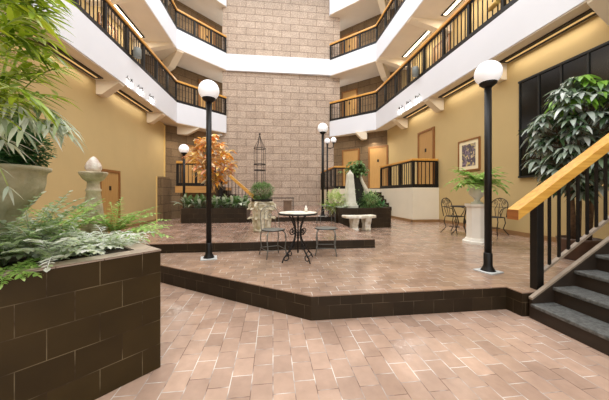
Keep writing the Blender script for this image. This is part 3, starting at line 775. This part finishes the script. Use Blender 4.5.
# bamboo palm over the urn
q = at(-22, 220, 1.40)
t = plant('bamboo_palm', 'tall yellow-green bamboo palm at the top left corner', 'palm', (q.x, q.y, SZ)); m = MB(); m2 = MB(); s_ = MB()
def spray(mb, base, tip_, nl, ll, lw, sag=.1, dr=.35):
    base, tip_ = V(base), V(tip_); pts = []
    for i in range(9):
        f_ = i / 8; pts.append(base.lerp(tip_, f_) + ZUP * (sag * math.sin(PI * f_)))
    s_.tube([p_ - V((q.x, q.y, SZ)) for p_ in pts], .003, 4)
    for i in range(nl):
        f_ = .2 + .8 * i / (nl - 1); j = min(7, int(f_ * 8)); p_ = pts[j].lerp(pts[j + 1], f_ * 8 - j); d = (pts[j + 1] - pts[j]).normalized(); sd = d.cross(ZUP).normalized()
        for sg in (-1, 1):
            mb.leaf(p_ - V((q.x, q.y, SZ)), d * random.uniform(.5, 1.1) + sd * sg * random.uniform(.5, 1.0) + ZUP * random.uniform(-.5, .25), ll * random.uniform(.7, 1.15), lw * random.uniform(.8, 1.2), dr * random.uniform(.4, 1.6), 4, .25)
    mb.leaf(pts[-1] - V((q.x, q.y, SZ)), pts[-1] - pts[-2], ll, lw, dr, 4, .25)
targets = []
for i in range(66):
    py = random.uniform(-45, 112); lim = 62 - .0012 * (py - 20) ** 2 * (1 if py > 20 else .4)
    px = random.uniform(-30, lim - 8)
    targets.append((px, py, random.uniform(1.0, 1.62)))
targets += [(40, 2, 1.3), (50, 20, 1.35), (48, 40, 1.3), (55, 55, 1.35), (62, 68, 1.4), (45, 74, 1.3), (34, 8, 1.3), (58, 96, 1.4), (40, 108, 1.35), (30, -8, 1.3), (44, 30, 1.4), (52, 64, 1.5)]
for px, py, d in targets:
    tip_ = at(px, py, d); b_ = at(px - random.uniform(28, 55), py + random.uniform(-12, 28), d + random.uniform(-.1, .15))
    spray(m, b_, tip_, 9, .112, .019, .03, .22)
for px, py, d in ((60, 118, 1.35), (48, 128, 1.3), (22, 130, 1.2), (8, 142, 1.2), (28, 118, 1.25), (40, 122, 1.3), (8, 120, 1.2), (-8, 122, 1.2), (66, 126, 1.4), (54, 114, 1.4), (20, 106, 1.25), (70, 134, 1.4), (62, 130, 1.4)):
    tip_ = at(px, py, d); b_ = at(px - random.uniform(25, 45), py - random.uniform(4, 18), d)
    spray(m2, b_, tip_, 7, .1, .018, .02, .5)
spray(m2, at(-25, 178, 1.15), at(8, 186, 1.15), 4, .07, .016)
for k in range(7):
    a = random.uniform(-.1, .1); s_.tube([(random.uniform(-.1, .1), random.uniform(-.1, .1), 0), (a, -a, .6), (random.uniform(-.25, .2), random.uniform(-.2, .25), 1.6)], [.012, .01, .005], 6)
m.build('leaves', 'bamboo', t); m2.build('lower_leaves', 'bamboo_pale', t)['label'] = 'paler lower leaves'; s_.build('stems', 'bamboo', t)

# ferns in the near planter
def fp(px, py, d, **k):
    v = at(px, py, d); return (v.x, v.y, SZ)
fern('bright green fern between the mossy urn and the stone pedestal', fp(62, 245, 2.3), 22, .48, .09, .026, 'fern', .85, (.8, 1.4))
fern('bright green fern right of the stone pedestal by the planter corner', fp(114, 240, 2.78), 20, .46, .09, .026, 'fern', .9, (.7, 1.35))
fern('low green fern spreading over the back edge of the planter', fp(117, 242, 2.6), 9, .5, .09, .03, 'fern', .8, (.35, .7), az0=-.5, azr=2.2)
fern('grey-green fern at the left frame edge below the urn', fp(2, 268, 1.62), 22, .54, .085, .027, 'silver_dark', .75, (.75, 1.45), group='silver ferns')
fern('grey-green fern in front of the mossy urn', fp(32, 262, 1.78), 22, .52, .085, .027, 'silver_dark', .75, (.75, 1.45), group='silver ferns')
fern('silver white fern nearest the front lip of the planter', fp(54, 264, 1.72), 20, .33, .07, .032, 'silver', 1.05, (.5, 1.3), group='silver ferns')
fern('silver white fern directly before the stone pedestal', fp(82, 254, 1.98), 20, .27, .06, .022, 'silver', 1.1, (.45, 1.4), group='silver ferns')
fern('silver white fern at the right of the row, next to the planter corner', fp(105, 250, 2.12), 18, .32, .062, .022, 'silver', 1.0, (.4, 1.2), group='silver ferns')
fern('low grass-green fern at the bottom left of the planter', fp(12, 276, 1.46), 11, .17, .05, .016, 'fern', 1.3, (.4, 1.0))
fern('small pale trailing fern just left of the planter corner', fp(124, 247, 2.28), 14, .25, .055, .02, 'silver', 1.1, (.3, 1.0), group='silver ferns')

# ------------------------------------------------------------------ capital urn with topiary and trellis
q = at(262, 231, 6.22)
t = thing('capital_urn', 'carved antique column capital used as a plant urn', 'urn', (q.x, q.y, Z2), .35)
m = MB(); m.lathe([(.2, 0), (.215, .025), (.2, .05), (.17, .07), (.155, .3), (.165, .48), (.21, .62), (.23, .66)], 32); m.build('bell', 'capital', t)
for tier, (z, r, l, n_) in enumerate(((.06, .165, .26, 8), (.27, .16, .27, 8))):
    m = MB()
    for k in range(n_):
        a = 2 * PI * (k + .5 * tier) / n_; d = V((math.cos(a), math.sin(a), 0)); sd = V((-d.y, d.x, 0)); rows = []
        for i in range(9):
            s0 = i / 8; w_ = .058 * (1 - .5 * s0 ** 2) * (1 + .2 * (i % 2)); th = max(0, s0 - .5) / .5 * 2.6
            out = r + .02 + .035 * s0 + .085 * (1 - math.cos(th)) * .8; zz = z + l * min(s0, .5) * 1.55 + .07 * math.sin(th) * 1.1
            rows.append([m.bm.verts.new(d * (out - .03) - sd * w_ + ZUP * zz), m.bm.verts.new(d * (out + .015) + ZUP * zz), m.bm.verts.new(d * (out - .03) + sd * w_ + ZUP * zz)])
        for A, B in zip(rows, rows[1:]):
            for j in (0, 1): m.bm.faces.new((A[j], A[j + 1], B[j + 1], B[j]))
    o = m.build('acanthus_leaves', 'capital', t); sm = o.modifiers.new('Solid', 'SOLIDIFY'); sm.thickness = .018
for k in range(4):
    a = PI / 4 + k * PI / 2; d = V((math.cos(a), math.sin(a), 0))
    m = MB(); m.tube([d * .17 + ZUP * .42, d * .21 + ZUP * .55] + spiral(d * .27 + ZUP * .57, .1, .014, PI * .9, -1.6, d), .026, 8); m.build('volute', 'capital', t)
ab = []
for k in range(4):
    a0 = PI / 4 + k * PI / 2
    for da, rr_ in ((-.09, .335), (.09, .335), (.4, .27), (PI / 4, .245), (PI / 2 - .4, .27)): ab.append((rr_ * math.cos(a0 + da), rr_ * math.sin(a0 + da)))
m = MB(); m.prism([(x * .86, y * .86) for x, y in ab], .67, .705); m.build('abacus', 'capital', t, .006)
m = MB(); m.lathe([(.23, .70), (.25, .71), (.25, .755), (.2, .755), (.02, .74)], 28); m.build('liner', 'dark_bark', t)
leafball('topiary_ball', 'rounded green topiary bush in the capital urn', (q.x, q.y, Z2 + .75), .275, 2400, .042, .022, 'box2', .75, .19)
t = thing('trellis', 'slender rusty wire obelisk trellis rising behind the topiary bush', 'trellis', (q.x - .06, q.y + .14, Z2 + .75))
tz = at(260, 133, 6.3).z - Z2 - .75
for k in range(6):
    a = k * PI / 3 + .2; x, y = math.cos(a), math.sin(a)
    m = MB(); m.tube([(.13 * x, .13 * y, 0), (.135 * x, .135 * y, tz * .77), (.05 * x, .05 * y, tz * .88), (.008 * x, .008 * y, tz * .97)], .006, 5); m.build('wire', 'trellis', t)
for z in (.44, .53, .77):
    m = MB(); m.tube([(.138 * math.cos(a * PI / 12), .138 * math.sin(a * PI / 12), tz * z) for a in range(24)], .011 if z < .7 else .009, 6, True); m.build('ring', 'trellis', t)
m = MB(); m.sphere((0, 0, tz * .99), .025, 12, 8); m.build('finial', 'trellis', t)

# ------------------------------------------------------------------ planters at the back
def brick_planter(label, x0, x1, y0, y1, z0, z1):
    t = thing('planter', label, 'planter', ((x0 + x1) / 2, (y0 + y1) / 2, z0), 0)
    m = MB(); m.b(x0, x1, y0, y1, z0, z1 - .05); m.build('brick_walls', 'riser', t, 0, True)
    m = MB()
    for a in ((x0, x1, y0, y0 + .14), (x0, x1, y1 - .14, y1), (x0, x0 + .14, y0 + .14, y1 - .14), (x1 - .14, x1, y0 + .14, y1 - .14)): m.b(*a, z1 - .05, z1)
    m.build('cap', 'riser', t, 0, True)
    m = MB(); m.b(x0 + .14, x1 - .14, y0 + .14, y1 - .14, z1 - .06, z1 - .015); m.build('soil', 'soil', t, 0, True)
    return t
brick_planter('brown brick planter holding the orange croton', -2.70, -.80, 8.12, 9.55, Z2 - .17, .87)
m = None
brick_planter('brown brick planter behind the white stone bench', 1.97, 3.62, 7.73, 9.3, Z1, .87)

q = at(213, 205, 8.7)
t = plant('croton', 'orange and cream leaved croton tree in the left back planter', 'tree', (q.x, q.y, .855)); m = MB(); s_ = MB()
cz = at(214, 160, 8.7).z - .855
for i in range(7):
    a = i * .9; e = V((.55 * math.cos(a) * random.uniform(.4, 1), .4 * math.sin(a), cz + random.uniform(-.2, .4)))
    s_.tube([(.08 * math.cos(a), .08 * math.sin(a), 0), (.14 * math.cos(a + .4), .1 * math.sin(a), .5), e * .8, e], [.022, .018, .011, .004], 6)
for i in range(120):
    z = random.uniform(-1, 1); a = random.uniform(0, 2 * PI); h = math.sqrt(1 - z * z); rr = random.uniform(.45, 1) ** .5
    c = V((h * math.cos(a) * .72 * rr, h * math.sin(a) * .5 * rr, cz + z * .80 * rr))
    c.x += -.1 * z + random.gauss(0, .07); c.z += random.gauss(0, .08)
    for j in range(8):
        b = random.uniform(0, 2 * PI); d = V((math.cos(b), math.sin(b), random.uniform(-.5, .7)))
        m.leaf(c, d, random.uniform(.17, .3), random.uniform(.09, .13), .4, 4, .2, tip=.8)
m.build('foliage', 'croton', t); s_.build('trunk', 'bark', t)
for i, (px, d, lab) in enumerate(((187, 8.3, 'below the small-looking globe lamp'), (198, 8.25, 'left of the tall lamp post'), (206, 8.6, 'directly behind the tall lamp post'), (216, 8.25, 'below the croton trunk'), (227, 8.4, 'right of the croton trunk'), (236, 8.25, 'second from the right planter end'), (245, 8.3, 'beside the capital urn'))):
    v = at(px, 205, d); clump('dumb_cane', 'striped broad-leaved plant in the croton planter, ' + lab, (v.x, v.y, .855), 34, .44, .11, 'dief', (.6, 1.45), .5, 'plant', 'striped plants in the croton planter', .1, .35)

# right back planter contents
q = at(350, 208, 8.3)
t = thing('stone_obelisk', 'pale four-sided stone obelisk in the right back planter', 'obelisk', (q.x, q.y, .855), .25)
oz = at(350, 170, 8.3).z - .855
m = MB(); m.box((0, 0, .05), (.38, .38, .1)); m.box((0, 0, .13), (.33, .33, .07)); m.build('base', 'pale_stone', t, .01)
m = MB(); m.lathe([(.2, .16), (.115, oz - .14), (.004, oz)], 4, smooth=False, rot=PI / 4); m.build('shaft', 'pale_stone', t, .004)
q = at(358, 206, 8.75)
t = plant('tree_stump', 'dark mossy leaning trunk with a leafy crown beside the obelisk', 'trunk', (q.x, q.y, .855)); m = MB(); s_ = MB()
s_.tube([(.1, 0, 0), (.04, 0, .3), (-.02, .02, .62), (-.08, 0, .95), (-.05, 0, 1.2)], [.22, .2, .17, .13, .07], 10); s_.tube([(.05, 0, .45), (.12, -.03, .62), (.08, -.02, .8)], [.1, .09, .03], 8)
for i in range(120):
    c = V((random.gauss(-.03, .15), random.gauss(0, .12), random.gauss(1.28, .13)))
    for j in range(6):
        b = random.uniform(0, 2 * PI); m.leaf(c, V((math.cos(b), math.sin(b), random.uniform(-.5, .6))), random.uniform(.09, .15), .065, .5, 4, .25)
for i in range(26):
    zz = random.uniform(.2, 1.1); b = random.uniform(PI, 2 * PI)
    m.leaf(V((.05 - .1 * zz + .1 * math.cos(b), .1 * math.sin(b), zz)), V((math.cos(b), math.sin(b), .2)), .11, .05, .6, 4, .25)
m.build('leaves', 'midgreen', t); s_.build('trunk', 'dark_bark', t)
s2 = MB(); s2.tube([(.3, -.12, .3), (.22, -.12, .62), (.1, -.1, .88), (.05, -.08, 1.1)], [.075, .07, .05, .03], 8); o = s2.build('driftwood', 'pale_bark', t); o['label'] = 'pale driftwood limb'
def bush(label, px, d, r, n, ll, lw, material, sz, group=None):
    v = at(px, 207, d); return leafball('shrub', label, (v.x, v.y, .85), r, n, ll, lw, material, sz, r * sz * .85, group=group, jitter=.42)
bush('lime yellow shrub at the left end of the right back planter', 336, 8.45, .27, 700, .14, .042, 'lime', .95)
bush('yellow-flecked leafy shrub right of the driftwood limb', 366, 9.0, .24, 480, .13, .05, 'lime', 1.1)
bush('low rounded green bush at the right end of the back planter', 370, 8.42, .27, 1100, .10, .026, 'midgreen', .85)
v = at(327, 207, 8.2); fern('pale green fern spilling over the left end of the right planter', (v.x + .1, v.y, .855), 14, .36, .09, .028, 'fern', .9, (.6, 1.3))
v = at(344, 208, 8.15); fern('low green fern in front of the stone obelisk', (v.x, v.y, .855), 12, .28, .08, .025, 'silver', 1.0, (.5, 1.2))
v = at(380, 208, 8.3); clump('dark_leaf_plant', 'dark leaved plant at the far right of the back planter', (v.x, v.y, .855), 16, .26, .09, 'box', (.5, 1.3), .5)

# stone bench
q1 = at(360.5, 231, 7.35)
bxc = at(361, 230, 7.4)
t = thing('stone_bench', 'white curved stone bench in front of the right back planter', 'bench', (bxc.x, bxc.y, Z1), .12)
m = MB(); n_ = 24; top, bot = [], []
out = []
for i in range(n_ + 1):
    a = -.62 + 1.24 * i / n_; out.append((math.sin(a) * .80, .62 - math.cos(a) * .80 + .0))
inn = []
for i in range(n_ + 1):
    a = .62 - 1.24 * i / n_; inn.append((math.sin(a) * .80, .62 - math.cos(a) * .80 + .34))
m.prism(out + inn, .36, .44); m.build('seat', 'bench', t, .025, False, 3)
for sx in (-1, 1):
    m = MB(); pf = [(-.12, 0), (.12, 0), (.13, .05), (.09, .09), (.1, .17), (.14, .25), (.16, .32), (.17, .36), (-.17, .36), (-.16, .32), (-.14, .25), (-.1, .17), (-.09, .09), (-.13, .05)]
    m.slab([(.19 * sx - .09, y + .05, z) for y, z in pf], (.18, 0, 0)); m.build('leg', 'bench', t, .015)

# low metal rail and box at the back
q = at(236, 198, 8.55); q2 = at(294, 198, 8.55)
t = thing('low_rail', 'thin dark metal rail between the two back planters', 'railing', (q.x, q.y, Z3))
zt = q.z - Z3; L_ = q2.x - q.x
m = MB(); m.tube([(.34, 0, zt), (L_, q2.y - q.y, zt)], .016, 6); m.build('bar', 'iron', t)
for x in (.38, L_ * .6, L_ - .03):
    m = MB(); m.tube([(x, (q2.y - q.y) * x / L_, 0), (x, (q2.y - q.y) * x / L_, zt)], .014, 6); m.build('post', 'iron', t)
q = at(287.5, 211, 8.7)
t = thing('wooden_box', 'small brown wooden box standing behind the bistro table', 'box', (q.x, q.y, Z3))
hb = at(287.5, 201, 8.7).z - Z3
m = MB(); m.box((0, 0, hb / 2), (.26, .24, hb)); m.build('body', 'box_brown', t, .006)
m = MB(); m.box((0, 0, hb + .012), (.29, .27, .024)); m.build('lid', 'box_brown', t, .006)

# ------------------------------------------------------------------ white pedestal with fern urn
q = at(477, 243, 5.62)
t = thing('pedestal', 'white octagonal plaster pedestal behind the near lamp post', 'pedestal', (q.x, q.y, Z1))
o8 = PI / 8
m = MB(); m.lathe([(.285, 0), (.285, .05), (.25, .06), (.23, .11)], 8, smooth=False, rot=o8); m.build('base', 'plaster_white', t)
m = MB(); m.lathe([(.205, .11), (.2, .76)], 8, smooth=False, rot=o8); m.build('shaft', 'plaster_white', t)
m = MB(); m.lathe([(.2, .76), (.225, .78), (.24, .80), (.24, .84)], 8, smooth=False, rot=o8); m.build('cap', 'plaster_white', t)
pz = Z1 + .84
t = thing('stone_vase', 'fluted cream stone vase on top of the white pedestal', 'vase', (q.x, q.y, pz))
m = MB(); m.lathe([(.11, 0), (.11, .03), (.06, .05), (.055, .1), (.09, .14), (.145, .2), (.16, .28), (.165, .38), (.19, .41), (.19, .43), (.15, .42), (.02, .40)], 36, flute=.02); m.build('body', 'pale_stone', t)
fern('arching green fern in the cream vase on the white pedestal', (q.x, q.y, pz + .40), 40, .6, .15, .05, 'fern', 1.35, (.3, 1.4), npin=13)

# ------------------------------------------------------------------ umbrella tree behind the stair
q = at(579, 258, 4.25)
t = plant('umbrella_tree', 'large glossy-leaved umbrella tree in front of the black window', 'tree', (q.x, q.y, Z1)); m = MB(); mn = MB(); s_ = MB()
m0 = MB(); m0.lathe([(.2, 0), (.22, .02), (.27, .3), (.28, .34), (.26, .345), (.25, .31), (.02, .30)], 28); m0.build('pot', 'pot', t)
for i, (dx, dy) in enumerate(((-.09, 0), (.05, .05), (.12, -.05), (-.02, .1))):
    s_.tube([(dx, dy, .3), (dx * 1.4, dy, .9), (dx * 2.2, dy * 2, 1.6), (dx * 4, dy * 3, 2.3)], [.035, .032, .026, .01], 8)
czz = at(579, 135, 4.25).z - Z1
for i in range(225):
    z = random.uniform(-1, 1); a = random.uniform(0, 2 * PI); h = math.sqrt(1 - z * z); rr = random.uniform(.3, 1) ** .4
    c = V((h * math.cos(a) * .60 * rr, h * math.sin(a) * .62 * rr, czz + z * .98 * rr))
    if z > .55 and random.random() < .25: mb = mn
    else: mb = m
    o_ = V((c.x, c.y, 0)); o_ = o_.normalized() if o_.length > .05 else V((0, -1, 0))
    nl = 8
    for j in range(nl):
        b = 2 * PI * j / nl + random.uniform(-.2, .2); d = V((math.cos(b), math.sin(b), random.uniform(-.15, .25))) + o_ * .5
        mb.leaf(c, d, random.uniform(.15, .24), random.uniform(.055, .08), random.uniform(.4, 1.1), 5, .15, tip=.7)
    s_.tube([c * .55 + V((0, 0, czz * .4)), c], [.007, .004], 4)
m.build('foliage', 'rubber', t); mn.build('new_leaves', 'rubber_new', t)['label'] = 'bright green new leaves near the top'; s_.build('trunk', 'bark', t)

# ------------------------------------------------------------------ fixtures on the balconies
def rail_flood(label, x, y, z, rz):
    t = thing('floodlight', label, 'light', (x, y, z), rz)
    m = MB(); m.lathe([(.1, 0), (.12, .02), (.12, .3), (.1, .33), (.02, .34)], 20); m.build('housing', 'grey_fix', t)
    m = MB(); m.b(-.16, -.1, -.04, .04, .05, .25); m.build('bracket', 'dark', t)
    return t
rail_flood('grey can floodlight on the left first balcony railing', LX + .13, 9.55, levels[0][1] + .12, 0)
rail_flood('grey can floodlight on the right first balcony railing', RX - .13, 9.35, levels[0][3] + .1, PI)
q = at(494, 6, 5.55 / (SP + (494 - 304.5) / F * CP) * .985)
t = thing('spotlight', 'brass spotlight clamped to the right first balcony railing', 'light', (q.x, q.y, q.z))
m = MB(); m.tube([(.0, .16, -.02), (0, .1, 0), (0, -.06, .03), (0, -.12, .04)], [.03, .06, .075, .07], 14); m.build('shade', 'brass', t)
m = MB(); m.tube([(0, 0, .05), (.06, 0, .12), (.16, 0, .1)], .014, 6); m.build('arm', 'dark', t)
# small accent lights with wire brackets low on each fascia
mat['accent'] = emis('accent_lamp_glass', (255, 252, 244), 80)
def accent(label, x, y, z, sg):
    t = thing('accent_light', label, 'light', (x + sg * .012, y, z), 0, 'accent lights on the white fascias'); d = V((0, 1, 0))
    m = MB(); m.tube([(0, -.2, .06), (0, -.12, .12), (0, -.04, .07), (0, .02, .11), (0, .1, .14)], .009, 5)
    m.tube(spiral(V((0, .13, .09)), .06, .015, PI / 2, -1.2, d), .009, 5); m.tube([(0, -.12, .12), (0, -.08, .18)], .008, 5); m.tube([(0, .1, .14), (0, .2, .18)], .008, 5); m.tube([(0, .02, .11), (0, .05, -.03)], .008, 5)
    m.build('bracket', 'iron', t)
    m = MB(); m.b(-.012, .05, -.02, .12, -.09, -.035) if sg > 0 else m.b(-.05, .012, -.02, .12, -.09, -.035); m.build('lamp', 'accent', t, .012)
    return t
for i, (px, w_) in enumerate(((129, 'nearest the viewer'), (140, 'middle one'), (151, 'farthest back'))):
    u = (px - 304.5) / F; d = LX / (SP + u * CP); accent('small accent light with wire bracket on the left white fascia, ' + w_ + ' of three', LX, d * (CP - u * SP), 4.99, 1)
for i, (px, w_) in enumerate(((401, 'farthest back'), (409, 'middle one'), (418, 'nearest the viewer'))):
    u = (px - 304.5) / F; d = RX / (SP + u * CP); accent('small accent light with wire bracket on the right white fascia, ' + w_ + ' of three', RX, d * (CP - u * SP), 4.92, -1)

# ------------------------------------------------------------------ light
w = bpy.data.worlds.new('world'); bpy.context.scene.world = w; w.use_nodes = True
bg = w.node_tree.nodes['Background']; bg.inputs[0].default_value = (.94, .97, 1, 1); bg.inputs[1].default_value = 1.8
def area(name, loc, sx, sy, power, c=(1, 1, 1), rot=(0, 0, 0)):
    l = bpy.data.lights.new(name, 'AREA'); l.shape = 'RECTANGLE'; l.size = sx; l.size_y = sy; l.energy = power; l.color = c
    o = bpy.data.objects.new(name, l); col.objects.link(o); o.location = loc; o.rotation_euler = rot; return o
warm = (1, .92, .80)
for k in (0, 1):
    area('corridor_light', (-3.9, 15.7, levels[k + 1][0] - .65), .8, .8, 14, warm); area('corridor_light', (4.8, 15.6, levels[k + 1][2] - .65), .8, .8, 14, warm)
area('landing_light', (5.2, 13.6, RB - .6), .8, .8, 18, warm); area('landing_light', (-4.4, 13.4, LB - .6), .8, .8, 18, warm)
area('skylight', (.35, 5, 13.4), 8.5, 17, 1500, (.97, .98, 1))
sc = bpy.context.scene
sc.view_settings.view_transform = 'Standard'; sc.view_settings.look = 'None'; sc.view_settings.gamma = 1; sc.view_settings.use_curve_mapping = False
sc.view_settings.exposure = 0
sc.cycles.use_denoising = True
sc.cycles.max_bounces = 8
